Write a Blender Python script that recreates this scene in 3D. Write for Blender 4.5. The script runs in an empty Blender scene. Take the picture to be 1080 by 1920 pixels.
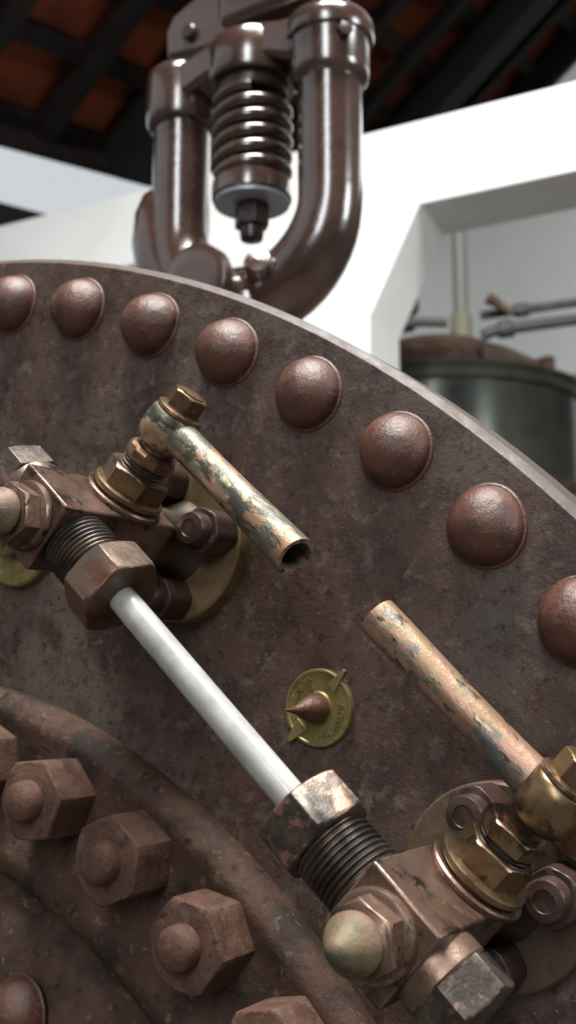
import bpy, bmesh, math, random
from mathutils import Vector, Matrix

random.seed(7)
# ------------------------------------------------------------------ camera
CAM_H = 1.6
PITCH = 0.16
FPX = 2000.0
scene = bpy.context.scene
cam_data = bpy.data.cameras.new('camera')
cam = bpy.data.objects.new('camera', cam_data)
scene.collection.objects.link(cam)
cam.location = (0, 0, CAM_H)
cam.rotation_euler = (math.pi / 2 + PITCH, 0, 0)
cam_data.sensor_fit = 'HORIZONTAL'
cam_data.sensor_width = 36.0
cam_data.lens = FPX / 1080 * 36.0
cam_data.clip_start = 0.02
cam_data.dof.use_dof = True
cam_data.dof.focus_distance = 0.44
cam_data.dof.aperture_fstop = cam_data.lens / 3.1
scene.camera = cam

# ------------------------------------------------------------------ light
world = bpy.data.worlds.new('overcast_sky')
scene.world = world
world.use_nodes = True
wbg = world.node_tree.nodes['Background']
wbg.inputs['Color'].default_value = (0.90, 0.95, 1.0, 1)
wbg.inputs['Strength'].default_value = 0.68


def window_light(name, loc, target, sx, sy, watts, col=(0.95, 0.98, 1.0)):
    d = bpy.data.lights.new(name, 'AREA')
    d.shape = 'RECTANGLE'
    d.size = sx
    d.size_y = sy
    d.energy = watts
    d.color = col
    o = bpy.data.objects.new(name, d)
    scene.collection.objects.link(o)
    o.location = loc
    o.rotation_euler = (Vector(target) - Vector(loc)).to_track_quat('-Z', 'Y').to_euler()
    return o


# daylight through the tall opening behind the camera, the window in the right wall and the roof light above
window_light('daylight_opening', (-0.9, -3.2, 3.6), (-0.3, 2.0, 1.9), 0.9, 2.6, 105)
window_light('daylight_side_window', (4.4, -1.2, 3.2), (0.0, 1.5, 1.8), 1.1, 1.8, 120)
window_light('daylight_roof_light', (0.3, 0.0, 5.95), (0.35, 1.5, 1.6), 2.3, 1.5, 700, (1.0, 0.985, 0.95))

scene.view_settings.view_transform = 'Standard'
scene.view_settings.look = 'None'
scene.view_settings.gamma = 1
scene.view_settings.use_curve_mapping = False
scene.view_settings.exposure = 0.0

# ------------------------------------------------------------------ helpers
COL = scene.collection
MM = 0.001


def ray_dir(px, py):
    """direction through photo pixel, scaled so its depth along the view axis is 1"""
    f = Vector((0, math.cos(PITCH), math.sin(PITCH)))
    u = Vector((0, -math.sin(PITCH), math.cos(PITCH)))
    return f + Vector((1, 0, 0)) * ((px - 540) / FPX) - u * ((py - 960) / FPX)


def at(px, py, depth):
    return Vector((0, 0, CAM_H)) + ray_dir(px, py) * depth


def on_plane(px, py, point, normal):
    o = Vector((0, 0, CAM_H))
    d = ray_dir(px, py)
    return o + d * ((point - o).dot(normal) / d.dot(normal))


class MB:
    """collects vertices and faces; build() links them as one mesh object"""

    def __init__(self, scale=MM):
        self.v = []
        self.f = []
        self.scale = scale

    def add(self, verts, faces):
        o = len(self.v)
        self.v += [Vector(p) for p in verts]
        self.f += [[i + o for i in f] for f in faces]
        return self

    def frame(self, axis, ref=None):
        z = Vector(axis).normalized()
        r = Vector(ref) if ref is not None else (Vector((1, 0, 0)) if abs(z.x) < .9 else Vector((0, 1, 0)))
        x = (r - z * r.dot(z)).normalized()
        return x, z.cross(x), z

    def lathe(self, prof, origin=(0, 0, 0), axis=(0, 0, 1), n=40, ref=None, rot=0.0, cap0=True, cap1=True, shape=None):
        """prof: list of (radius, height); shape(theta, r, z) may change the radius"""
        x, y, z = self.frame(axis, ref)
        o = Vector(origin)
        V, F = [], []
        for (r, h) in prof:
            for k in range(n):
                th = 2 * math.pi * k / n + rot
                rr = shape(2 * math.pi * k / n, r, h) if shape else r
                V.append(o + x * (rr * math.cos(th)) + y * (rr * math.sin(th)) + z * h)
        m = len(prof)
        for i in range(m - 1):
            for k in range(n):
                k2 = (k + 1) % n
                F.append([i * n + k, i * n + k2, (i + 1) * n + k2, (i + 1) * n + k])
        if cap0:
            F.append(list(range(n))[::-1])
        if cap1:
            F.append([(m - 1) * n + k for k in range(n)])
        return self.add(V, F)

    def hexnut(self, af, h0, h1, origin=(0, 0, 0), axis=(0, 0, 1), ref=None, rot=0.0, c0=0.0, c1=1.0, sides=6, worn=0.0):
        """a nut: hexagon with the corners turned off by a cone at its ends"""
        half = math.pi / sides
        ap = af / 2
        rc = ap / math.cos(half)

        def hexr(th):
            a = (th % (2 * half)) - half
            return min(ap / math.cos(a), rc - worn)
        L = h1 - h0
        dz = (rc - ap) * 0.62
        lv = []
        if c0:
            lv += [(ap * 0.985, h0), (ap + (rc - ap) * .5, h0 + dz * .45), (rc, h0 + dz)]
        else:
            lv += [(rc, h0)]
        if c1:
            lv += [(rc, h1 - dz), (ap + (rc - ap) * .5, h1 - dz * .45), (ap * 0.985, h1)]
        else:
            lv += [(rc, h1)]
        return self.lathe(lv, origin, axis, 48, ref, rot, shape=lambda th, r, z: min(r, hexr(th)))

    def box(self, c, s):
        cx, cy, cz = c
        sx, sy, sz = [q / 2 for q in s]
        V = [(cx + i * sx, cy + j * sy, cz + k * sz) for i in (-1, 1) for j in (-1, 1) for k in (-1, 1)]
        return self.add(V, [[0, 1, 3, 2], [4, 6, 7, 5], [0, 4, 5, 1], [2, 3, 7, 6], [0, 2, 6, 4], [1, 5, 7, 3]])

    def tube(self, pts, radii, n=20, cap=True, squash=None):
        pts = [Vector(p) for p in pts]
        if not isinstance(radii, (list, tuple)):
            radii = [radii] * len(pts)
        tg = []
        for i in range(len(pts)):
            a = pts[max(0, i - 1)]
            b = pts[min(len(pts) - 1, i + 1)]
            tg.append((b - a).normalized())
        x = self.frame(tg[0])[0]
        V, F = [], []
        for i, p in enumerate(pts):
            x = (x - tg[i] * x.dot(tg[i])).normalized()
            y = tg[i].cross(x)
            for k in range(n):
                th = 2 * math.pi * k / n
                V.append(p + (x * math.cos(th) + y * math.sin(th)) * radii[i])
        for i in range(len(pts) - 1):
            for k in range(n):
                k2 = (k + 1) % n
                F.append([i * n + k, i * n + k2, (i + 1) * n + k2, (i + 1) * n + k])
        if cap:
            F.append(list(range(n))[::-1])
            F.append([(len(pts) - 1) * n + k for k in range(n)])
        return self.add(V, F)

    def extrude_poly(self, poly, z0, z1, place=lambda p, z: (p[0], p[1], z)):
        n = len(poly)
        V = [place(p, z0) for p in poly] + [place(p, z1) for p in poly]
        F = [list(range(n))[::-1], [n + i for i in range(n)]]
        F += [[i, (i + 1) % n, n + (i + 1) % n, n + i] for i in range(n)]
        return self.add(V, F)

    def mesh(self, name, mat, angle=32):
        me = bpy.data.meshes.new(name)
        me.from_pydata([p * self.scale for p in self.v], [], self.f)
        bm = bmesh.new()
        bm.from_mesh(me)
        bmesh.ops.remove_doubles(bm, verts=bm.verts, dist=1e-6)
        bmesh.ops.recalc_face_normals(bm, faces=bm.faces)
        bm.to_mesh(me)
        bm.free()
        for p in me.polygons:
            p.use_smooth = True
        me.set_sharp_from_angle(angle=math.radians(angle))
        me.materials.append(mat)
        return me

    def build(self, name, mat, parent=None, bevel=0.0, seg=2, angle=32):
        o = bpy.data.objects.new(name, self.mesh(name, mat, angle))
        COL.objects.link(o)
        o.parent = parent
        if bevel:
            b = o.modifiers.new('bevel', 'BEVEL')
            b.width = bevel * self.scale
            b.segments = seg
            b.limit_method = 'ANGLE'
            b.angle_limit = math.radians(35)
            b.harden_normals = False
        return o


def link(name, mesh, parent=None, loc=(0, 0, 0), rot=None):
    o = bpy.data.objects.new(name, mesh)
    COL.objects.link(o)
    o.parent = parent
    o.location = loc
    if rot is not None:
        o.rotation_euler = rot
    return o


def tag(o, label=None, cat=None, group=None, kind=None):
    if label:
        o['label'] = label
    if cat:
        o['category'] = cat
    if group:
        o['group'] = group
    if kind:
        o['kind'] = kind
    return o


def empty(name, matrix, label, cat, group=None):
    o = bpy.data.objects.new(name, None)
    o.empty_display_size = 0.05
    COL.objects.link(o)
    o.matrix_world = matrix
    return tag(o, label, cat, group)


# ------------------------------------------------------------------ materials
def mat_new(name):
    m = bpy.data.materials.new(name)
    m.use_nodes = True
    nt = m.node_tree
    b = nt.nodes['Principled BSDF']
    return m, nt, b


def nd(nt, kind, **kw):
    n = nt.nodes.new(kind)
    for k, v in kw.items():
        if k in n.inputs:
            n.inputs[k].default_value = v
        else:
            setattr(n, k, v)
    return n


def c4(c):
    return (c[0], c[1], c[2], 1)


def noise(nt, coord, scale, detail=6, rough=.6, dist=0.0, w=None):
    n = nd(nt, 'ShaderNodeTexNoise', Scale=scale, Detail=detail, Roughness=rough, Distortion=dist)
    nt.links.new(coord, n.inputs['Vector'])
    return n.outputs['Fac']


def ramp(nt, fac, lo, hi):
    r = nd(nt, 'ShaderNodeMapRange')
    r.inputs['From Min'].default_value = lo
    r.inputs['From Max'].default_value = hi
    nt.links.new(fac, r.inputs['Value'])
    return r.outputs['Result']


def mix(nt, fac, a, b):
    m = nd(nt, 'ShaderNodeMix', data_type='RGBA')
    nt.links.new(fac, m.inputs[0])
    for s, v in ((m.inputs[6], a), (m.inputs[7], b)):
        if isinstance(v, tuple):
            s.default_value = c4(v)
        else:
            nt.links.new(v, s)
    return m.outputs[2]


def mixf(nt, fac, a, b):
    r = nd(nt, 'ShaderNodeMapRange')
    nt.links.new(fac, r.inputs['Value'])
    r.inputs['To Min'].default_value = a
    r.inputs['To Max'].default_value = b
    return r.outputs['Result']


def bump(nt, b, h, strength, dist):
    bp = nd(nt, 'ShaderNodeBump', Strength=strength, Distance=dist)
    nt.links.new(h, bp.inputs['Height'])
    nt.links.new(bp.outputs['Normal'], b.inputs['Normal'])


# overall paint and patina tone of each surface
TONE = dict(boiler_plate_paint=.66, plate_rim_paint=.2, rivet_paint=.55, cover_dusty_paint=.55, dusty_brown_nut=.50, glossy_brown_enamel=.62,
            worn_bronze_body=.52, aged_brass=.54, dull_brass_flange=.95, brown_painted_flange=.85, grimy_bronze_nut=.56, brown_bronze_nut=.56,
            dark_bronze_thread=.5, peeling_green_handle=.66, worn_brass_handle=.66, dark_painted_nut=.42, tarnished_cap=.42, yellow_brass_disc=.68,
            green_grey_tank_steel=1.15, dark_tank_rim=.6, terracotta_tile=.7, dark_roof_timber=.35, grey_black_rafter=.2)


def tone(name, c):
    k = TONE.get(name, 1.0)
    return (c[0] * k, c[1] * k, c[2] * k)


def layered(name, base, layers, rough=(.4, .6), metal=0.0, bmp=(.25, .0006, 350), spec=.5, coord='Object', offset=True, stretch=None):
    """base colour + noise-masked layers [(colour, scale, lo, hi)]"""
    m, nt, b = mat_new(name)
    base = tone(name, base)
    layers = [(tone(name, l[0]), l[1], l[2], l[3]) for l in layers]
    tc = nd(nt, 'ShaderNodeTexCoord')
    co = tc.outputs[coord]
    if offset:
        oi = nd(nt, 'ShaderNodeObjectInfo')
        mu = nd(nt, 'ShaderNodeMath', operation='MULTIPLY')
        mu.inputs[1].default_value = 7.0
        nt.links.new(oi.outputs['Random'], mu.inputs[0])
        ad = nd(nt, 'ShaderNodeVectorMath', operation='ADD')
        nt.links.new(co, ad.inputs[0])
        nt.links.new(mu.outputs[0], ad.inputs[1])
        co = ad.outputs[0]
    if stretch:
        vm = nd(nt, 'ShaderNodeVectorMath', operation='MULTIPLY')
        nt.links.new(co, vm.inputs[0])
        vm.inputs[1].default_value = stretch
        co = vm.outputs[0]
    c = base
    first = None
    for i, (lc, sc, lo, hi) in enumerate(layers):
        fac = ramp(nt, noise(nt, co, sc, 8, .62, .3), lo, hi)
        first = first or fac
        c = mix(nt, fac, c, lc)
    if isinstance(c, tuple):
        b.inputs['Base Color'].default_value = c4(c)
    else:
        nt.links.new(c, b.inputs['Base Color'])
    b.inputs['Metallic'].default_value = metal
    b.inputs['Specular IOR Level'].default_value = spec
    nt.links.new(mixf(nt, ramp(nt, noise(nt, co, 90, 5), .3, .7), *rough), b.inputs['Roughness'])
    if bmp:
        bump(nt, b, noise(nt, co, bmp[2], 6, .7), bmp[0], bmp[1])
    return m


BROWN = (0.098, 0.052, 0.038)
M = {}
M['plate'] = layered('boiler_plate_paint', BROWN,
                     [((0.130, 0.105, 0.086), 8, .50, .66), ((0.055, 0.027, 0.020), 30, .48, .62),
                      ((0.16, 0.118, 0.092), 90, .54, .68), ((0.034, 0.019, 0.015), 170, .53, .66), ((0.28, 0.20, 0.145), 420, .61, .71)],
                     rough=(.32, .55), bmp=(.6, .0009, 420), offset=False, spec=.42)
M['rim'] = layered('plate_rim_paint', (0.20, 0.115, 0.090), [((0.27, 0.17, 0.12), 40, .45, .7), ((0.08, 0.05, 0.04), 120, .58, .75)], rough=(.5, .7))
M['rivet'] = layered('rivet_paint', (0.160, 0.066, 0.043), [((0.090, 0.040, 0.029), 70, .48, .64), ((0.24, 0.115, 0.075), 180, .58, .72)],
                     rough=(.26, .40), bmp=(.62, .0015, 200))
M['cover'] = layered('cover_dusty_paint', (0.098, 0.050, 0.034), [((0.15, 0.088, 0.060), 16, .46, .64), ((0.045, 0.029, 0.022), 34, .48, .62), ((0.20, 0.15, 0.11), 180, .58, .70), ((0.03, 0.02, 0.016), 120, .58, .68)],
                     rough=(.55, .75), bmp=(.8, .0014, 190), spec=.22)
M['nut'] = layered('dusty_brown_nut', (0.19, 0.100, 0.070), [((0.115, 0.058, 0.040), 60, .45, .62), ((0.23, 0.145, 0.105), 140, .55, .68), ((0.07, 0.035, 0.025), 210, .6, .7)],
                   rough=(.55, .75), bmp=(.7, .0012, 220), spec=.22)
M['valve'] = layered('glossy_brown_enamel', (0.082, 0.046, 0.035), [((0.055, 0.032, 0.026), 20, .45, .65), ((0.12, 0.09, 0.07), 40, .60, .78)],
                     rough=(.11, .22), bmp=(.35, .0012, 90), spec=.7)
_v = M['valve'].node_tree.nodes['Principled BSDF']
_v.inputs['Coat Weight'].default_value = .8
_v.inputs['Coat Roughness'].default_value = .10
M['valve_dark'] = layered('dark_brown_enamel', (0.028, 0.018, 0.015), [((0.05, 0.035, 0.03), 40, .5, .7)], rough=(.25, .4), bmp=(.3, .001, 90))
M['washer'] = layered('pale_steel_washer', (0.42, 0.48, 0.55), [((0.3, 0.33, 0.36), 40, .5, .7)], rough=(.35, .5), metal=.3)
M['copper'] = layered('worn_bronze_body', (0.36, 0.235, 0.175), [((0.20, 0.115, 0.08), 45, .48, .62), ((0.060, 0.048, 0.040), 80, .55, .64), ((0.55, 0.40, 0.31), 170, .60, .72)],
                      rough=(.24, .42), metal=.75, bmp=(.35, .0008, 220))
M['brass'] = layered('aged_brass', (0.36, 0.25, 0.135), [((0.30, 0.165, 0.105), 70, .46, .60), ((0.085, 0.065, 0.045), 85, .53, .64), ((0.52, 0.42, 0.27), 200, .62, .72)],
                     rough=(.26, .42), metal=.85, bmp=(.2, .0006, 220))
M['flange'] = layered('dull_brass_flange', (0.235, 0.160, 0.080), [((0.13, 0.085, 0.05), 40, .46, .62), ((0.30, 0.21, 0.11), 90, .55, .7)],
                      rough=(.42, .58), metal=.55, bmp=(.3, .0006, 260))
M['flange_dark'] = layered('brown_painted_flange', (0.105, 0.068, 0.048), [((0.20, 0.135, 0.07), 28, .50, .64), ((0.06, 0.04, 0.033), 90, .55, .7)],
                           rough=(.42, .58), metal=.35, bmp=(.3, .0006, 260))
M['gland'] = layered('grimy_bronze_nut', (0.26, 0.19, 0.135), [((0.10, 0.085, 0.072), 45, .42, .54), ((0.46, 0.24, 0.17), 105, .53, .60), ((0.05, 0.042, 0.038), 90, .56, .66)],
                     rough=(.32, .48), metal=.7, bmp=(.35, .0008, 240))
M['gland_brown'] = layered('brown_bronze_nut', (0.24, 0.165, 0.12), [((0.20, 0.085, 0.055), 30, .48, .60), ((0.17, 0.16, 0.145), 36, .54, .64)],
                           rough=(.30, .46), metal=.7, bmp=(.3, .0008, 240))
M['plug'] = layered('dark_grey_plug', (0.085, 0.068, 0.055), [((0.035, 0.028, 0.024), 60, .44, .58), ((0.18, 0.12, 0.09), 140, .56, .66)], rough=(.28, .42), metal=.6, bmp=(.4, .0008, 240))
M['thread'] = layered('dark_bronze_thread', (0.17, 0.125, 0.095), [((0.055, 0.045, 0.04), 50, .42, .6)], rough=(.35, .5), metal=.7)
M['handle_a'] = layered('peeling_green_handle', (0.42, 0.275, 0.185), [((0.15, 0.155, 0.115), 55, .44, .50), ((0.075, 0.075, 0.055), 120, .50, .56), ((0.36, 0.21, 0.13), 90, .55, .60), ((0.60, 0.48, 0.30), 260, .60, .68)],
                        rough=(.34, .5), metal=.5, bmp=(.7, .0011, 150), stretch=(.45, 1, 1))
M['handle_b'] = layered('worn_brass_handle', (0.34, 0.225, 0.130), [((0.40, 0.23, 0.16), 60, .46, .52), ((0.14, 0.15, 0.135), 48, .52, .57), ((0.06, 0.045, 0.032), 190, .55, .62), ((0.5, 0.4, 0.26), 260, .62, .70)],
                        rough=(.32, .5), metal=.5, bmp=(.6, .001, 160), stretch=(.45, 1, 1))
M['bolt_dark'] = layered('dark_painted_nut', (0.080, 0.041, 0.031), [((0.14, 0.085, 0.066), 90, .55, .7)], rough=(.26, .42), bmp=(.4, .0008, 260))
M['cap'] = layered('tarnished_cap', (0.29, 0.22, 0.115), [((0.32, 0.19, 0.12), 70, .48, .6), ((0.15, 0.135, 0.085), 110, .50, .64)], rough=(.5, .68), metal=.25, bmp=(.6, .001, 260))
M['disc'] = layered('yellow_brass_disc', (0.36, 0.295, 0.115), [((0.24, 0.18, 0.075), 90, .48, .66), ((0.14, 0.10, 0.045), 260, .58, .7)], rough=(.34, .5), metal=.6, bmp=(.3, .0005, 400))
M['white'] = layered('white_painted_concrete', (0.84, 0.84, 0.83), [((0.76, 0.765, 0.76), 3, .45, .7)], rough=(.6, .8), bmp=(.15, .004, 30), offset=False)
M['wall'] = layered('pale_grey_plaster', (0.62, 0.63, 0.62), [((0.54, 0.56, 0.55), 1.2, .4, .7)], rough=(.7, .85), bmp=(.15, .004, 20), offset=False)
M['dim_wall'] = layered('darkened_plaster', (0.15, 0.135, 0.12), [((0.09, 0.08, 0.07), 1.5, .4, .7)], rough=(.7, .85), bmp=(.15, .004, 20), offset=False)  # unseen walls, coloured dark so the metal fittings reflect less light
M['floor'] = layered('grey_concrete_floor', (0.10, 0.09, 0.08), [((0.07, 0.065, 0.06), 2, .45, .65)], rough=(.6, .8), bmp=(.2, .004, 20), offset=False)
M['tile'] = layered('terracotta_tile', (0.22, 0.055, 0.022), [((0.14, 0.035, 0.02), 5, .4, .65)], rough=(.7, .85), bmp=None, spec=.12)
M['timber'] = layered('dark_roof_timber', (0.020, 0.015, 0.013), [((0.035, 0.027, 0.023), 8, .45, .65)], rough=(.6, .8), bmp=None, spec=.12)
M['rafter'] = layered('grey_black_rafter', (0.045, 0.043, 0.040), [((0.03, 0.028, 0.027), 8, .45, .65)], rough=(.5, .7), bmp=None, spec=.12)
M['steel'] = layered('green_grey_tank_steel', (0.17, 0.19, 0.17), [((0.11, 0.12, 0.115), 4, .45, .65)], rough=(.14, .24), metal=.85, bmp=None)
M['tank_rim'] = layered('dark_tank_rim', (0.10, 0.10, 0.075), [((0.16, 0.15, 0.11), 9, .45, .65)], rough=(.4, .6), metal=.3, bmp=None)
M['rust'] = layered('rust_brown_iron', (0.085, 0.048, 0.030), [((0.15, 0.10, 0.07), 12, .48, .65)], rough=(.5, .7), bmp=None)
M['pipe'] = layered('dark_grey_pipe', (0.055, 0.058, 0.058), [((0.09, 0.09, 0.09), 12, .48, .65)], rough=(.4, .6), bmp=None)
M['olive'] = layered('olive_coupling', (0.25, 0.24, 0.17), [((0.17, 0.16, 0.11), 14, .48, .65)], rough=(.5, .7), bmp=None)
M['shaft'] = layered('grey_shaft', (0.22, 0.22, 0.20), [((0.22, 0.22, 0.21), 14, .48, .65)], rough=(.4, .6), bmp=None)
M['leafglass'] = layered('green_lit_pane', (0.55, 0.66, 0.45), [((0.75, 0.78, 0.70), 6, .45, .6)], rough=(.15, .3), bmp=None)

m, nt, b = mat_new('milky_glass')
tc = nd(nt, 'ShaderNodeTexCoord')
f1 = ramp(nt, noise(nt, tc.outputs['Object'], 38, 6, .6), .42, .66)
nt.links.new(mix(nt, f1, (0.41, 0.41, 0.385), (0.25, 0.25, 0.245)), b.inputs['Base Color'])
b.inputs['Roughness'].default_value = .22
b.inputs['Transmission Weight'].default_value = .18
b.inputs['Subsurface Weight'].default_value = .25
b.inputs['Subsurface Radius'].default_value = (.004, .004, .004)
b.inputs['Coat Weight'].default_value = .6
b.inputs['Coat Roughness'].default_value = .06
M['glass'] = m

# ------------------------------------------------------------------ boiler frame
PSI = 0.57855
BC = Vector((-0.28307, 0.72108, CAM_H - 0.39058))       # centre of the end plate, front face
A_ = Vector((math.cos(PSI), -math.sin(PSI), 0))
U_ = Vector((0, 0, 1))
N_ = Vector((-math.sin(PSI), -math.cos(PSI), 0))


def basis(o, x, y, z):
    return Matrix(((x.x, y.x, z.x, o.x), (x.y, y.y, z.y, o.y), (x.z, y.z, z.z, o.z), (0, 0, 0, 1)))


BM = basis(BC, A_, U_, N_)


def plate_pt(a, u, h=0.0):
    return BC + (A_ * a + U_ * u + N_ * h) * MM


# ------------------------------------------------------------------ setting: floor, walls, concrete frame, roof
fb = MB(1.0)
fb.add([(-9, -4, 0), (9, -4, 0), (9, 12, 0), (-9, 12, 0), (-9, -4, -.15), (9, -4, -.15), (9, 12, -.15), (-9, 12, -.15)],
       [[0, 1, 2, 3], [7, 6, 5, 4], [0, 4, 5, 1], [1, 5, 6, 2], [2, 6, 7, 3], [3, 7, 4, 0]])
tag(fb.build('floor', M['floor']), kind='structure')

DB = Vector((0.89, -0.456, 0)).normalized()              # beam direction, towards the right and nearer
DP = Vector((DB.y, -DB.x, 0))                            # horizontal, perpendicular
if DP.y < 0:
    DP = -DP                                             # points away from the camera
B0 = at(772, 385, 4.3)


def on_beam(px, py):
    return on_plane(px, py, B0, DP)


def beam_xy(p):
    return ((p - B0).dot(DB), p.z)


zb = B0.z
zt = on_beam(772, 229).z
xr = beam_xy(on_beam(692, 610))[0]                       # right face of the column
xl = beam_xy(on_beam(560, 620))[0]
zh = on_beam(690, 592).z
xh = 0.03
xhl = beam_xy(on_beam(385, 470))[0]
poly = [(-5.0, zb), (xhl, zb), (xl, zh), (xl, 0), (xr, 0), (xr, zh), (xh, zb), (3.2, zb), (3.2, zt), (-5.0, zt)]
fr = MB(1.0)
# split into convex pieces so the caps triangulate cleanly
TH = 0.34


def place(p, z):
    q = B0 + DB * p[0] + DP * z
    return (q.x, q.y, p[1])


fr.extrude_poly(poly, 0, TH, place)
fo = fr.build('concrete_frame', M['white'], bevel=.008)
tag(fo, 'white painted concrete beam with haunched column behind the boiler', kind='structure')

# back wall, parallel to the beam
W0 = B0 + DP * 4.6
wb = MB(1.0)


def wallp(p, z):
    q = W0 + DB * p[0] + DP * z
    return (q.x, q.y, p[1])


gap_p = on_plane(120, 430, W0, DP)
gap_z = gap_p.z
gap_x = (on_plane(560, 300, W0, DP) - W0).dot(DB)
wb.extrude_poly([(-8, 0), (6.0, 0), (6.0, 8.4), (gap_x, 8.4), (gap_x, gap_z), (-8, gap_z)], 0, .25, wallp)
tag(wb.build('wall_back', M['wall']), kind='structure')

# roof: a plane that falls to the left and towards the camera; eave on the left, verge on the right
f_ax = Vector((0, math.cos(PITCH), math.sin(PITCH)))
D1 = ray_dir(1620, 710).normalized()
D2 = Vector((0.874, -0.485, 0.705)).normalized()
RN = D1.cross(D2).normalized()
if RN.z < 0:
    RN = -RN                                             # up out of the roof
D2 = RN.cross(D1).normalized() if RN.cross(D1).dot(D2) > 0 else D1.cross(RN).normalized()
R0 = at(400, 100, 5.6)


def roof_uv(px, py):
    p = on_plane(px, py, R0, RN) - R0
    return p.dot(D1), p.dot(D2)


ce = bpy.data.objects.new('ceiling', None)
COL.objects.link(ce)
tag(ce, 'dark timber roof underside with terracotta tiles showing between battens', kind='structure')
u_eave = roof_uv(0, 285)[1] + .18
u_v = roof_uv(1030, 118)
S1, S2 = 0.62, 0.42
i0, i1 = -4, 9
j1 = int((roof_uv(945, 0)[1] - u_eave) / S2) + 2
v_end = u_v[0]


def roofp(u, v, h):
    return R0 + D1 * u + D2 * v + RN * h


# one terracotta tile, gently arched, shared by all
tm = MB(1.0)
ns = 6
for k in range(ns):
    pass
V, F = [], []
for i in range(ns + 1):
    tt = i / ns
    x = (tt - .5) * S1 * 1.06
    z = .045 * math.sin(math.pi * tt)
    for (y, dz) in ((-S2 * .56, .0), (S2 * .56, .03)):
        V.append((x, y, z + dz))
        V.append((x, y, z + dz + .018))
for i in range(ns):
    a = i * 4
    F += [[a, a + 4, a + 6, a + 2], [a + 1, a + 3, a + 7, a + 5], [a, a + 1, a + 5, a + 4], [a + 2, a + 6, a + 7, a + 3]]
F += [[0, 2, 3, 1], [ns * 4, ns * 4 + 1, ns * 4 + 3, ns * 4 + 2]]
tile_me = tm.add(V, F).mesh('tile', M['tile'])
RM = basis(Vector((0, 0, 0)), D1, D2, RN)
nt_ = 0
for i in range(60):
    uc = v_end - S1 * (i + .5)
    if uc < -3.6:
        break
    for j in range(j1 + 2):
        o = link('tile', tile_me, ce)
        p = roofp(uc, u_eave + S2 * (j + .5), .09)
        o.matrix_local = Matrix.Translation(p) @ RM.to_3x3().to_4x4()
        nt_ += 1
n_col = i


def bar(name, mat, p, q, w, h, up, parent):
    d = (q - p).normalized()
    s = d.cross(up).normalized()
    b = MB(1.0)
    V = [e + s * (i * w / 2) + up * (k * h / 2) for e in (p, q) for i in (-1, 1) for k in (-1, 1)]
    b.add(V, [[0, 1, 3, 2], [4, 6, 7, 5], [0, 4, 5, 1], [2, 3, 7, 6], [0, 2, 6, 4], [1, 5, 7, 3]])
    return b.build(name, mat, parent)


vt = u_eave + S2 * (j1 + 2)
ub = v_end - S1 * n_col
for j in range(j1 + 3):
    v = u_eave + S2 * j
    bar('batten', M['timber'], roofp(ub, v, .045), roofp(v_end, v, .045), .10, .06, RN, ce)
for i in range(n_col + 1):
    u = v_end - S1 * i
    big = (i % 4 == 2)
    bar('rafter', M['rafter'] if big else M['timber'], roofp(u, u_eave - .05, -.06 if big else .0), roofp(u, vt, -.06 if big else .0),
        .26 if big else .12, .22 if big else .08, RN, ce)
bar('barge_board', M['timber'], roofp(v_end + .04, u_eave - .05, .02), roofp(v_end + .04, vt, .02), .10, .30, RN, ce)
bar('fascia', M['timber'], roofp(ub, u_eave - .06, .0), roofp(v_end, u_eave - .06, .0), .05, .22, RN, ce)

# dark low roof edge beyond the beam at the left
P1 = on_plane(-130, 345, W0 - DP * .4, DP)
P2 = on_plane(88, 402, W0 - DP * .4, DP)
P3 = Vector((P1.x, P1.y, gap_z - .1))
P4 = Vector((P2.x, P2.y, gap_z - .1))
lt = MB(1.0)
off = DP * .65
lt.add([P1, P2, P4, P3, P1 + off, P2 + off, P4 + off, P3 + off], [[3, 2, 1, 0], [4, 5, 6, 7], [0, 1, 5, 4], [1, 2, 6, 5], [2, 3, 7, 6], [3, 0, 4, 7]])
tag(lt.build('trim_1', M['rafter']), 'dark gable board at the left above the white beam', kind='structure')

# ------------------------------------------------------------------ steam boiler
boiler = empty('steam_boiler', BM, 'large brown riveted steam boiler end with domed rivets', 'boiler')
RP, RR = 673.4, 642.9
pl = MB()
pl.lathe([(RP - 20, -32), (RP + .5, -32), (RP + .5, -5), (RP - 2.4, -.8), (RP - 3.4, 0), (400, 0)], n=256, cap0=False, cap1=False)
pl.lathe([(RP - 20, -32), (400, -32), (400, 0)], n=256, cap0=False, cap1=False)
plate = pl.build('end_plate', M['plate'], boiler)
plate.data.materials.append(M['rim'])
for p in plate.data.polygons:
    c = p.center
    if math.hypot(c.x, c.y) > (RP - 2.9) * MM:
        p.material_index = 1
sh = MB()
sh.lathe([(590, -31), (590, -2600), (560, -2660), (0.5, -2700)], n=128, cap0=False)
sh.build('shell', M['plate'], boiler)
for zz in (-600, -2000):
    s = MB()
    s.add([(x, y, zz + dz) for dz in (-60, 60) for (x, y) in
           ((-480, -1209), (480, -1209), (430, -395), (300, -500), (150, -565), (0, -586), (-150, -565), (-300, -500), (-430, -395))],
          [list(range(9))[::-1], list(range(9, 18))] + [[i, (i + 1) % 9, 9 + (i + 1) % 9, 9 + i] for i in range(9)])
    s.build('saddle', M['cover'], boiler)


def dome(r, h, lip=1.2, n=36):
    R = (r * r + h * h) / (2 * h)
    prof = [(r + 1.6, 0), (r + 1.4, lip * .7), (r + .2, lip)]
    m = 11
    th0 = math.asin(min(1, r / R))
    if h > r:
        th0 = math.pi - th0
    for i in range(m):
        th = th0 * (1 - i / m)
        prof.append((R * math.sin(th), lip + R * math.cos(th) - (R - h)))
    prof.append((.05, lip + h))
    return prof


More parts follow.
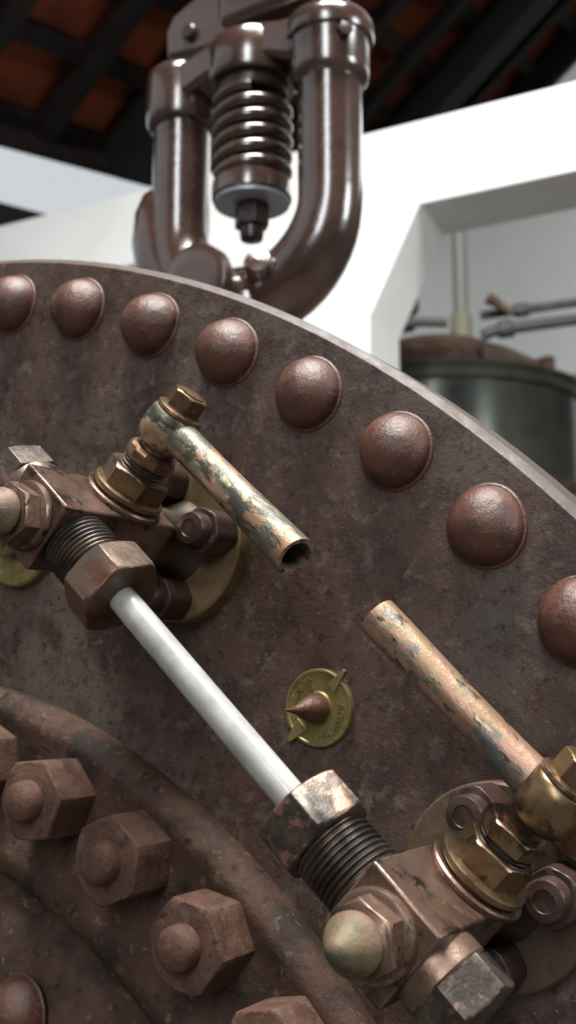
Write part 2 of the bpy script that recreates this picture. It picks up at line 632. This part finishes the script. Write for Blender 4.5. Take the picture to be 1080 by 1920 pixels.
rivet_me = []
for q in range(4):
    rb = MB()
    ph = [random.uniform(0, 6.28) for _ in range(3)]
    am = [random.uniform(.006, .018) for _ in range(3)]
    rb.lathe(dome(18.2, 16.8), n=36, cap0=False,
             shape=lambda th, r, z, ph=ph, am=am: r * (1 + sum(am[k] * math.cos((k + 1) * th + ph[k]) for k in range(3))))
    rivet_me.append(rb.mesh('rivet', M['rivet'], 60))
for i in range(-9, 18):
    th = 1.3632 - .0941 * i
    o = link('rivet', rivet_me[i % 4], plate, ((RR * math.cos(th) - 3.0) * MM, (RR * math.sin(th) + .6) * MM, 0), (0, 0, i * 1.3))

# manhole cover: bolted ring with groove and dished middle
CO = (49.0, -39.0)
cv = MB()
cv.lathe([(437, 0), (437, 9), (436, 12), (429.5, 17.2), (427, 17.8), (423, 17.4), (416, 15.8), (385, 15.5), (366, 16.5), (357, 19.5), (349, 19.5), (342, 15), (338, 8),
          (334, 8), (329, 15), (320, 20), (300, 24), (260, 31), (200, 44), (120, 56), (0.5, 62)], (CO[0], CO[1], 0), n=220, cap0=False)
cover = cv.build('bolted_cover', M['cover'], boiler, angle=50)
cover['label'] = 'dusty brown bolted cover ring with dished middle'
step = math.radians(8.7)
for k in range(-5, 12):
    th = math.radians(60.2) + step * k
    x = CO[0] + 12.5 + 396 * math.cos(th)
    y = CO[1] + 396 * math.sin(th)
    nb = MB()
    nb.hexnut(40, 0, 27, c0=0, c1=1, worn=.4)
    no = nb.build('hex_nut', M['nut'], cover, bevel=.8)
    no.location = (x * MM, y * MM, 15.3 * MM)
    no.rotation_euler = (0, 0, [math.radians(q) for q in (22, 4, 34, 12, 50)][k % 5])
    sb = MB()
    sb.lathe([(10.6, 0), (10.6, 5.5), (10, 7.8), (8.2, 9.6), (5.2, 10.9), (.05, 11.4)], n=28, cap0=False)
    so = sb.build('stud_end', M['nut'], cover, angle=50)
    so.location = (x * MM, y * MM, 42 * MM)
for k in range(-3, 5):
    th = math.radians(64.5 + 13.5 * k)
    link('rivet', rivet_me[k % 4], cover, ((CO[0] + 14 + 287 * math.cos(th)) * MM, (CO[1] + 287 * math.sin(th)) * MM, 25 * MM), (0, -.1, 0))

# ------------------------------------------------------------------ gauge cocks and glass
T2 = (0.742, -0.671)
S2v = (0.671, 0.742)
T_ = A_ * T2[0] + U_ * T2[1]
S_ = A_ * S2v[0] + U_ * S2v[1]
HT = 97.0       # height of the glass above the plate
HS = 65.0       # height of the plug spindle


def cock(centre, g, label, lower):
    root = empty('gauge_cock', basis(plate_pt(*centre), T_, S_, N_), label, 'gauge cock', 'gauge cocks holding the glass tube')
    t = (g, 0, 0)
    mb = M['copper']
    MB().lathe([(43, 0), (43, 9.5), (42, 10.8), (18, 11)], n=72, cap0=False, cap1=True).build('flange', M['flange_dark'] if lower else M['flange'], root)
    MB().lathe([(23, 10.8), (20, 16), (16.5, 24), (16.5, 42)], n=40).build('neck', M['thread'], root)
    bd = MB()
    bd.add([(x * k, y * k2, z) for (z, k, k2) in ((28, .70, .70), (40, 1, 1), (115, 1, 1)) for (x, y) in ((-17, -18), (17, -18), (17, 18), (-17, 18))],
           [[3, 2, 1, 0], [8, 9, 10, 11]] + [[r * 4 + i, r * 4 + (i + 1) % 4, r * 4 + 4 + (i + 1) % 4, r * 4 + 4 + i] for r in (0, 1) for i in range(4)])
    bd.build('body', mb, root, bevel=1.1)
    # threaded sleeve and gland nut on the glass
    prof = [(14.6, 16.5)]
    z = 17.0
    while z < 39:
        prof += [(14.9, z), (16.0, z + .8), (16.0, z + 1.3), (14.9, z + 2.1)]
        z += 2.4
    MB().lathe(prof, (0, 0, HT), t, n=44, ref=(0, 1, 0)).build('threaded_sleeve', M['thread'], root, angle=25)
    MB().hexnut(36.5, 38.5, 57, (0, 0, HT), t, ref=(0, 1, 0), rot=math.radians(0 if lower else 42) * g, c0=1, c1=1 if not lower else 1, worn=.3).build(
        'gland_nut', M['gland'] if lower else M['gland_brown'], root, bevel=.6)
    # drain plug at the other end
    MB().lathe([(16.4, 16.8), (16.6, 20), (16.6, 24.5), (15.8, 25.5)], (0, 0, HT), (-g, 0, 0), n=44).build('plug_collar', mb, root)
    MB().hexnut(31, 25.4, 40, (0, 0, HT), (-g, 0, 0), ref=(0, 1, 0), rot=.25, c1=1).build('drain_plug', M['plug'], root, bevel=.6)
    # cleaning cap on the front
    MB().lathe([(15.9, 114.8), (16.2, 116), (15.6, 118.2), (14.2, 118.8)], (0, 0, 0), n=44).build('washer', mb, root)
    cp = MB().hexnut(25, 118.6, 127.5, c1=1, rot=.2).build('cap_nut', M['copper'], root, bevel=.5)
    MB().lathe([(9.2, 127.3), (9.4, 128.6), (10.5, 129), (10.7, 131.6), (10.0, 132.6), (9.2, 134.2), (6.2, 138.8), (3.6, 142.4), (2.0, 143.6), (.05, 144)], n=36).build('cap', M['cap'], root, angle=45)
    # flange studs
    for i, (x, y) in enumerate(((22, 22), (22, -22), (-22, 22), (-22, -22))):
        hn = MB().hexnut(22, 10.8, 29, (x, y, 0), rot=.3 + i * .35, c1=1, worn=1.0).build('flange_nut', M['bolt_dark'], root, bevel=.7)
        MB().lathe([(8.6, 28.8), (8.6, 35), (7.8, 37), (4.6, 37.6), (4.2, 36.9), (.05, 36.9)], (x, y, 0), n=24, cap0=False).build('stud_end', M['bolt_dark'], root, angle=40)
    # plug spindle
    s = (0, 1, 0)
    o = (2.5, -5.0, HS - 2) if lower else (0, 0, HS)
    ring0 = 22.6 if lower else 17.6
    br = M['brass']
    MB().lathe([(19.6, ring0), (20.2, ring0 + 1), (20.2, ring0 + 2.4), (19.4, ring0 + 3.2)], o, s, n=48).build('seat_ring', mb, root)
    MB().lathe([(16.6, ring0 + 2), (16.6, 27 if lower else 22.8)], o, s, n=40).build('packing', M['bolt_dark'], root)
    MB().lathe([(18.2, ring0 + 4.4), (18.6, ring0 + 5.2), (18.4, ring0 + 7), (17, ring0 + 7.6)], o, s, n=48).build('gland_collar', br, root)
    MB().hexnut(25.5 if lower else 29, ring0 + 7.2, ring0 + 18, o, s, ref=(1, 0, 0), rot=.18 if lower else .5, c1=1).build('packing_nut', br, root, bevel=.5)
    prof = []
    z = ring0 + 17
    while z < ring0 + 23:
        prof += [(10.8, z), (11.7, z + .6), (11.7, z + 1), (10.8, z + 1.6)]
        z += 1.9
    MB().lathe(prof, o, s, n=36).build('spindle_thread', M['thread'], root, angle=25)
    if lower:
        MB().hexnut(23.5, 44, 51, o, s, ref=(1, 0, 0), rot=.18, c1=1).build('lock_nut', br, root, bevel=.5)
    else:
        MB().lathe([(10.8, 39.8), (12.6, 41), (13, 43), (12.8, 46), (11, 48)], o, s, n=12).build('lock_nut', br, root, bevel=.6, angle=20)
    MB().lathe([(8.6, 46), (8.2, 49.5), (9, 52.5)], o, s, n=30).build('spindle', br, root)
    hm = M['handle_b'] if lower else M['handle_a']
    if lower:
        o = (5.5, 1.0, HS - 2)
    hub_m = br if lower else M['handle_a']
    hub = MB().lathe([(8.6, 49.5), (11.2, 51.2), (12.9, 54), (13.6, 57.5), (13.7, 61), (13.2, 65), (12.6, 68), (11.6, 69)], o, s, n=40).build('hub', hub_m, root, angle=45)
    MB().lathe([(11.6, 68.8), (12.1, 69.6), (11.8, 71), (10.6, 71.6)], o, s, n=36).build('hub_washer', br, root)
    MB().hexnut(16, 71.3, 80.5, o, s, ref=(1, 0, 0), rot=.35, c1=1).build('hub_bolt', br, root, bevel=.5)
    MB().lathe([(6.2, 80.2), (6.2, 81.1), (.05, 81.3)], o, s, n=24, cap0=False).build('bolt_tip', br, root)
    # tubular handle, hollow at its free end
    L = 98.0 if not lower else 93.0
    s_end = 60.0 if not lower else 66.0
    r0, r1 = (7.6, 9.0) if not lower else (7.4, 8.5)
    st = Vector((6 * g, 61, o[2])) + Vector((o[0], o[1], 0))
    en = Vector((L * g, s_end, HS)) if lower else Vector((107, 65, 82))
    h = MB()
    pts, rad = [], []
    for i in range(15):
        q = i / 14
        pts.append(st.lerp(en, q))
        rad.append(r0 + 1.5 * math.exp(-q * 9) + (r1 - r0) * q + .12 * math.sin(9 * q))
    d = (en - st).normalized()
    for (back, r) in ((0, r1 - .9), (0.0, r1 - 2.0), (12, r1 - 2.3), (28, r1 - 2.5)):
        pts.append(en - d * back + d * .01)
        rad.append(r)
    x, y, zz = h.frame(d)
    V, F = [], []
    n = 36
    for p, r in zip(pts, rad):
        for k in range(n):
            th = 2 * math.pi * k / n
            V.append(p + (x * math.cos(th) + y * math.sin(th)) * r)
    for i in range(len(pts) - 1):
        for k in range(n):
            k2 = (k + 1) % n
            F.append([i * n + k, i * n + k2, (i + 1) * n + k2, (i + 1) * n + k])
    F.append([(len(pts) - 1) * n + k for k in range(n)])
    h.add(V, F).build('handle', hm, root, angle=45)
    return root


CU = (272.5, 465.7)
CL = (448.5, 306.6)
cock(CU, 1, 'upper bronze gauge cock with peeling green tubular handle above the glass tube', False)
cock(CL, -1, 'lower bronze gauge cock with copper body at the bottom of the glass tube', True)

dist = math.hypot(CL[0] - CU[0], CL[1] - CU[1])
gl = MB()
ga, gb = 53.0, dist - 53.0
gl.lathe([(4.2, ga), (6.5, ga), (6.5, gb), (4.2, gb), (4.2, ga)], n=40, cap0=False, cap1=False)
gt = gl.build('gauge_glass', M['glass'])
gm = basis(plate_pt(CU[0], CU[1], HT), S_, N_, T_)
gt.matrix_world = gm
tag(gt, 'milky white glass tube running diagonally between the two bronze cocks', 'glass tube')

# ------------------------------------------------------------------ small fitting at the left edge and bolt at the right edge
lf = empty('pipe_flange', basis(plate_pt(148, 477), A_, U_, N_), 'plain yellow brass flange at the left edge under the upper cock cap', 'flange')
MB().lathe([(29, 0), (29, 6), (27.8, 7.4), (24, 7.6), (23, 6.8), (12, 6.8)], n=56, cap0=False).build('disc', M['disc'], lf)
MB().lathe([(12, 6.5), (12, 15), (11, 16), (.1, 16)], n=32, cap0=False).build('boss', M['brass'], lf)
rbolt = empty('plate_bolt', basis(plate_pt(488, 334), A_, U_, N_), 'brown hex bolt head at the right edge behind the lower handle hub', 'bolt')
MB().lathe([(17, 0), (17, 3), (15.5, 4)], n=36, cap0=False).build('washer', M['flange_dark'], rbolt)
MB().hexnut(24, 3.8, 19, rot=.5, c1=1).build('bolt_head', M['gland_brown'], rbolt, bevel=.6)

# ------------------------------------------------------------------ stamped brass disc with pin
MC = (357.0, 379.2)
sd = empty('seal_disc', basis(plate_pt(*MC), A_, U_, N_), 'round stamped yellow brass seal disc with a pointed centre pin', 'seal')
MB().lathe([(18.9, 0), (18.9, 2.2), (18.3, 3.1), (17.3, 3.1), (16.7, 2.5), (8.2, 2.5), (7.4, 3.6), (6.4, 3.7), (5.6, 2.9)], n=64, cap0=False).build('disc', M['disc'], sd, angle=40)
# folded strap across the disc with its two ends sticking out
e1 = (15.3, 18.0)
e2 = (-17.0, -16.0)
dx, dy = e1[0] - e2[0], e1[1] - e2[1]
ll = math.hypot(dx, dy)
ux, uy = dx / ll, dy / ll
st = MB()
for (p, q, w, z0, z1) in ((e1, (7.5, 9.0), 3.2, 1.2, 3.5), (e2, (-8.5, -7.6), 4.4, .9, 3.3)):
    pr = [(p[0] - uy * w * .25, p[1] + ux * w * .25), (p[0] + uy * w * .25, p[1] - ux * w * .25), (q[0] + uy * w * .9, q[1] - ux * w * .9), (q[0] - uy * w * .9, q[1] + ux * w * .9)]
    st.extrude_poly(pr, z0, z1)
st.build('strap', M['disc'], sd, bevel=.3)
pin = MB()
pin.tube([(0.5, -.5, 1), (0.5, -.5, 6), (.3, -.4, 9.5), (-.2, -.5, 13.5), (-.6, -.6, 18), (-.8, -.7, 24), (-1.0, -.4, 31)], [6.8, 7.0, 6.5, 5.2, 3.0, 1.3, .25], n=28)
pin.build('pin', M['rivet'], sd, angle=60)


def stamped(text, size, place_fn, depth=.45):
    """raised lettering: each letter placed by place_fn(index) -> (x, y, angle)"""
    deps = bpy.context.evaluated_depsgraph_get()
    bm = bmesh.new()
    for i, ch in enumerate(text):
        cu = bpy.data.curves.new('letter', 'FONT')
        cu.body = ch
        cu.size = size * MM
        cu.extrude = depth * MM
        cu.align_x = 'CENTER'
        cu.align_y = 'CENTER'
        cu.offset = .06 * MM
        ob = bpy.data.objects.new('letter', cu)
        COL.objects.link(ob)
        bpy.context.view_layer.update()
        deps = bpy.context.evaluated_depsgraph_get()
        me = bpy.data.meshes.new_from_object(ob.evaluated_get(deps))
        x, y, a = place_fn(i)
        me.transform(Matrix.Translation((x * MM, y * MM, 2.8 * MM)) @ Matrix.Rotation(a, 4, 'Z'))
        bm.from_mesh(me)
        bpy.data.objects.remove(ob)
        bpy.data.curves.remove(cu)
        bpy.data.meshes.remove(me)
    me = bpy.data.meshes.new('lettering')
    bm.to_mesh(me)
    bm.free()
    me.materials.append(M['disc'])
    o = bpy.data.objects.new('lettering', me)
    COL.objects.link(o)
    o.parent = sd
    return o


def line_place(cx, cy, ang, pitch, n):
    return lambda i: (cx + (i - (n - 1) / 2) * pitch * math.cos(ang), cy + (i - (n - 1) / 2) * pitch * math.sin(ang), ang)


def arc_place(r, mid, pitch, n):
    return lambda i: (r * math.cos(mid + (i - (n - 1) / 2) * pitch), r * math.sin(mid + (i - (n - 1) / 2) * pitch), mid + (i - (n - 1) / 2) * pitch + math.pi / 2)


stamped('UNEH', 5.0, line_place(-8.8, 9.4, math.radians(46), 3.4, 4))
stamped('EES', 4.4, line_place(-5.6, 6.9, math.radians(46), 3.2, 3))
stamped('INLANDS', 5.0, arc_place(13.2, math.radians(-42), math.radians(15), 7))

# ------------------------------------------------------------------ safety valve on top of the boiler
VN = -450.0
sv = empty('safety_valve', basis(plate_pt(-3, 588, VN), A_, U_, N_), 'glossy brown twin-column safety valve with coil spring on top of the boiler', 'safety valve')
VB = 588.0


def vy(u):
    return u - VB


bodyp, bodyr = [], []
for k in range(6):
    bodyp.append((-100, vy(1040 - 29 * k), 0))
    bodyr.append(33)
for k in range(1, 24):
    th = math.pi * k / 24
    bodyp.append((-100 * math.cos(th), vy(893) - 97 * math.sin(th), 0))
    bodyr.append(33 + 7 * math.sin(th))
for k in range(6):
    bodyp.append((100, vy(893 + 29 * k), 0))
    bodyr.append(34)
yb = MB()
yb.tube(bodyp, bodyr, n=40)
yb.build('yoke', M['valve'], sv)
# swelling on the outer side of the far column
bl = MB()
bl.tube([(-118, vy(958), 0), (-122, vy(945), 0), (-126, vy(925), 0), (-126, vy(895), 0), (-118, vy(862), 0), (-104, vy(830), 0), (-86, vy(806), 0)], [14, 27, 33, 36, 37, 37, 35], n=36)
bl.build('column_swelling', M['valve'], sv, angle=60)
MB().lathe([(62, 3), (62, 22), (58, 25), (44, 26), (42, 60), (44, 150), (46, 205)], (0, 0, 0), (0, 1, 0), n=48).build('pedestal', M['valve'], sv)
ob = MB()
ob.lathe([(30, 0), (30, 62), (40, 64), (40, 78), (36, 80), (22, 80)], (-18, vy(800), 0), (0, 0, 1), n=40)
ob.build('outlet', M['valve'], sv)
MB().lathe([(15, 0), (15, 16), (13, 20), (.1, 22)], (34, vy(812), 34), (.45, .3, .83), n=28).build('side_boss', M['valve'], sv)
for sx in (-1, 1):
    cpm = MB()
    if sx > 0:
        prof = [(34, 1016), (38, 1018), (41, 1022), (42, 1030), (42, 1060), (43, 1063), (47, 1064), (48, 1067), (48, 1080), (45, 1087), (36, 1092), (14, 1095), (.1, 1095.5)]
    else:
        prof = [(34, 1024), (39, 1026), (41, 1030), (42, 1042), (42, 1080), (40, 1090), (33, 1097), (14, 1100), (.1, 1100.5)]
    cpm.lathe([(r, vy(u)) for r, u in prof], (sx * 100, 0, 0), (0, 1, 0), n=44, cap0=False)
    cpm.build('column_cap', M['valve'], sv, angle=40)
scr = MB()
scr.hexnut(14, 0, 9, (100 + 33, vy(1052), 27), (.75, 0, .66), c1=1)
scr.build('set_screw', M['valve_dark'], sv)
# crosshead: bar arched between the columns with a boss in the middle
ch = MB()
upper = [(-100, 1090), (-70, 1090), (-45, 1096), (-20, 1100), (30, 1100), (60, 1092), (100, 1088)]
lowr = [(100, 1050), (66, 1044), (40, 1056), (-30, 1060), (-52, 1054), (-70, 1048), (-100, 1046)]
ch.extrude_poly([(x, vy(u)) for x, u in upper + lowr], -34, 34)
ch.build('crosshead', M['valve'], sv, bevel=7, seg=3)
MB().lathe([(48, vy(1046)), (50, vy(1050)), (50, vy(1088)), (47, vy(1094)), (30, vy(1098))], (0, 0, 0), (0, 1, 0), n=48).build('spring_boss', M['valve'], sv)
MB().lathe([(38, vy(1032)), (40, vy(1034)), (40, vy(1048))], (0, 0, 0), (0, 1, 0), n=40).build('spring_seat', M['valve_dark'], sv)
# lever standing behind the crosshead and the block on top
lv = MB()
lv.extrude_poly([(-157, vy(1158)), (-160, vy(1192)), (-148, vy(1211)), (-118, vy(1222)), (-60, vy(1240)), (60, vy(1240)), (60, vy(1160)), (-50, vy(1145)), (-110, vy(1150))], -70, -36)
lv.build('lever', M['valve'], sv, bevel=5, seg=3)
MB().lathe([(10, 0), (10, 7), (8, 9)], (-118, vy(1176), -37), (0, 0, 1), n=24).build('lever_pin', M['valve_dark'], sv)
MB().box((38, vy(1164), -4), (146, 96, 62)).build('top_block', M['valve'], sv, bevel=14, seg=4)
# coil spring
sp = MB()
pts, rad = [], []
turns = 5.2
nn = int(turns * 30)
for i in range(nn + 1):
    q = i / nn
    th = 2 * math.pi * turns * q + 1.0
    pts.append((37.5 * math.cos(th), vy(1030 - 92 * q), 37.5 * math.sin(th)))
sp.tube(pts, 7.6, n=14)
sp.build('coil_spring', M['valve'], sv, angle=60)
MB().lathe([(38, vy(936)), (43, vy(933)), (44, vy(928)), (44, vy(914)), (41, vy(911.5))], (0, 0, 0), (0, 1, 0), n=48).build('spring_cup', M['valve'], sv)
MB().lathe([(41.5, vy(911.6)), (41.5, vy(908.4)), (10, vy(908.4))], (0, 0, 0), (0, 1, 0), n=48, cap0=False).build('washer', M['washer'], sv)
MB().lathe([(14, vy(1040)), (14, vy(905))], (0, 0, 0), (0, 1, 0), n=24).build('spring_rod', M['valve_dark'], sv)
MB().hexnut(34, vy(882), vy(908), (0, 0, 0), (0, 1, 0), c0=1, rot=.3).build('rod_nut', M['valve_dark'], sv, bevel=1)
MB().lathe([(6, vy(866)), (12, vy(868)), (13, vy(873)), (13, vy(884))], (0, 0, 0), (0, 1, 0), n=28).build('rod_end', M['valve_dark'], sv)

# ------------------------------------------------------------------ tank, its mixer and the pipes behind
TD = 5.3
tf = at(815, 672, TD)                                    # nearest point of the rim
TR = .157 * TD
hd = Vector((tf.x, tf.y, 0)).normalized()
tcn = Vector((tf.x, tf.y, 0)) + hd * TR
top = tf.z
tank = empty('metal_tank', Matrix.Translation(tcn), 'tall round grey-green metal tank with a dark rim behind the boiler', 'tank')
MB(1.0).lathe([(TR - .02, 0), (TR - .02, top - .08)], n=96).build('tank_wall', M['steel'], tank)
MB(1.0).lathe([(TR - .03, top - .10), (TR + .008, top - .09), (TR + .008, top - .055), (TR - .004, top - .05), (TR - .004, top - .03), (TR + .012, top - .025), (TR + .012, top - .006), (TR, top), (TR - .08, top + .004)], n=96).build('rim', M['tank_rim'], tank)
MB(1.0).lathe([(TR - .08, top), (TR - .10, top + .06), (TR * .62, top + .20), (TR * .40, top + .27), (TR * .38, top + .30), (.05, top + .32)], n=72, cap0=False).build('lid', M['rust'], tank, angle=30)
clamp_me = MB(1.0).box((0, 0, 0), (.10, .05, .08)).mesh('lid_clamp', M['rust'])
for k in range(12):
    th = 2 * math.pi * k / 12 + .2
    link('lid_clamp', clamp_me, tank, ((TR - .09) * math.cos(th), (TR - .09) * math.sin(th), top + .045), (0, 0, th))
MB(1.0).lathe([(TR - .022, top - .62), (TR - .008, top - .61), (TR - .008, top - .57), (TR - .022, top - .56)], n=96, cap0=False, cap1=False).build('hoop', M['rust'], tank)

ax_p = on_plane(865, 610, tcn, hd)
mz = top + .325
mixer = empty('mixer_shaft', Matrix.Translation(Vector((ax_p.x, ax_p.y, mz))), 'grey vertical shaft with olive coupling standing above the tank', 'shaft')
zz1 = on_plane(865, 588, tcn, hd).z - mz
zz2 = on_plane(865, 330, tcn, hd).z - mz
MB(1.0).lathe([(.09, 0), (.09, .03), (.062, .05), (.062, zz1 - .03), (.05, zz1)], n=28).build('coupling', M['olive'], mixer)
MB(1.0).lathe([(.044, zz1 - .01), (.044, zz2)], n=24).build('shaft', M['shaft'], mixer)


def pipe(name, pts, r, mat, label, cat, collars=()):
    o = pts[0]
    root = empty(name, Matrix.Translation(o), label, cat)
    MB(1.0).tube([p - o for p in pts], r, n=16).build('pipe_run', mat, root)
    for (p, q, rr) in collars:
        d = (q - p)
        MB(1.0).lathe([(rr, 0), (rr * 1.05, .01), (rr * 1.05, d.length - .01), (rr, d.length)], p - o, d, n=20).build('pipe_joint', mat, root)
    return root


D = TD + TR * .55
pipe('pipe', [at(902, 592, D), at(960, 584, D), at(1300, 536, D)], .024, M['pipe'], 'upper of two dark grey pipes running right above the tank', 'pipe',
     [(at(965, 583.4, D), at(990, 580, D), .036)])
E2 = TD + TR * .35
pipe('pipe', [at(905, 630, E2), at(925, 621, E2), at(970, 614, E2), at(1300, 570, E2)], .030, M['pipe'],
     'lower of two dark grey pipes running right above the tank', 'pipe', [(at(935, 619, E2), at(962, 615, E2), .045)])
pipe('pipe', [at(690, 634, E2), at(740, 612, E2), at(790, 604, E2), at(838, 606, E2)], .024, M['pipe'],
     'short dark grey pipe between the white column and the olive coupling', 'pipe', [(at(752, 610, E2), at(775, 606, E2), .042)])
lvh = empty('valve_lever', Matrix.Translation(at(958, 586, D - .08)), 'short dark brown valve lever sticking up beside the upper pipe', 'lever')
q0 = at(958, 586, D - .08)
MB(1.0).tube([Vector((0, 0, 0)), at(938, 572, D - .08) - q0, at(914, 558, D - .08) - q0], [.022, .024, .034], n=14).build('lever_arm', M['rust'], lvh)
mo = empty('drive_motor', Matrix.Translation(at(738, 575, D + .25) + Vector((0, 0, .0))), 'small dark motor beside the white column above the tank', 'motor')
MB(1.0).lathe([(.04, -.14), (.075, -.12), (.08, .09), (.06, .13), (.03, .135)], (0, 0, .0), DB, n=28).build('motor_body', M['pipe'], mo)
MB(1.0).box((0, 0, -.09), (.10, .08, .10)).build('motor_foot', M['rust'], mo, bevel=.004)
MB(1.0).lathe([(.02, 0), (.024, .03), (.018, .075), (.006, .08)], (.01, 0, .04), (0, 0, 1), n=20).build('terminal_cap', M['pipe'], mo)

# ------------------------------------------------------------------ walls around the openings the daylight comes through

def wall_with_opening(name, origin, dx, L, H, hole, label):
    """vertical wall from origin along dx with one rectangular opening (x0, x1, z0, z1) and a frame in it"""
    x0, x1, z0, z1 = hole
    b = MB(1.0)
    nrm = Vector((-dx.y, dx.x, 0))
    for (a0, a1, b0, b1) in ((0, x0, 0, H), (x1, L, 0, H), (x0, x1, 0, z0), (x0, x1, z1, H)):
        V = [origin + dx * a + Vector((0, 0, z)) + nrm * w for w in (0, .2) for (a, z) in ((a0, b0), (a1, b0), (a1, b1), (a0, b1))]
        b.add(V, [[0, 1, 2, 3], [7, 6, 5, 4], [0, 4, 5, 1], [1, 5, 6, 2], [2, 6, 7, 3], [3, 7, 4, 0]])
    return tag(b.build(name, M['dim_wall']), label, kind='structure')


wall_with_opening('wall_front', Vector((-5.0, -3.35, 0)), Vector((1, 0, 0)), 9.6, 6.2, (3.5, 4.7, 2.2, 5.0), 'unseen darkened wall behind the camera with a tall opening')
wall_with_opening('wall_right', Vector((4.6, -3.35, 0)), Vector((0, 1, 0)), 11.5, 6.2, (1.5, 2.8, 2.2, 4.2), 'unseen darkened wall on the right with a window opening')

lw = MB(1.0).box((-5.1, 2.0, 1.7), (.2, 10.7, 3.4))  # added out of view to keep sky light off the boiler
tag(lw.build('wall_left_sky_screen', M['dim_wall']), 'unseen low wall added on the far left to block sky light', kind='structure')
slab = MB(1.0)  # unseen slab added to cut the sky light from above
for (x0, x1, y0, y1) in ((-5.2, -1.05, -3.4, 2.4), (1.65, 4.8, -3.4, 2.4), (-1.05, 1.65, -3.4, -1.0), (-1.05, 1.65, 1.05, 2.4)):
    slab.box(((x0 + x1) / 2, (y0 + y1) / 2, 6.3), (x1 - x0, y1 - y0, .2))
tag(slab.build('ceiling_sky_screen', M['timber']), 'unseen dark ceiling added over the near side to block sky light, with a roof light opening', kind='structure')
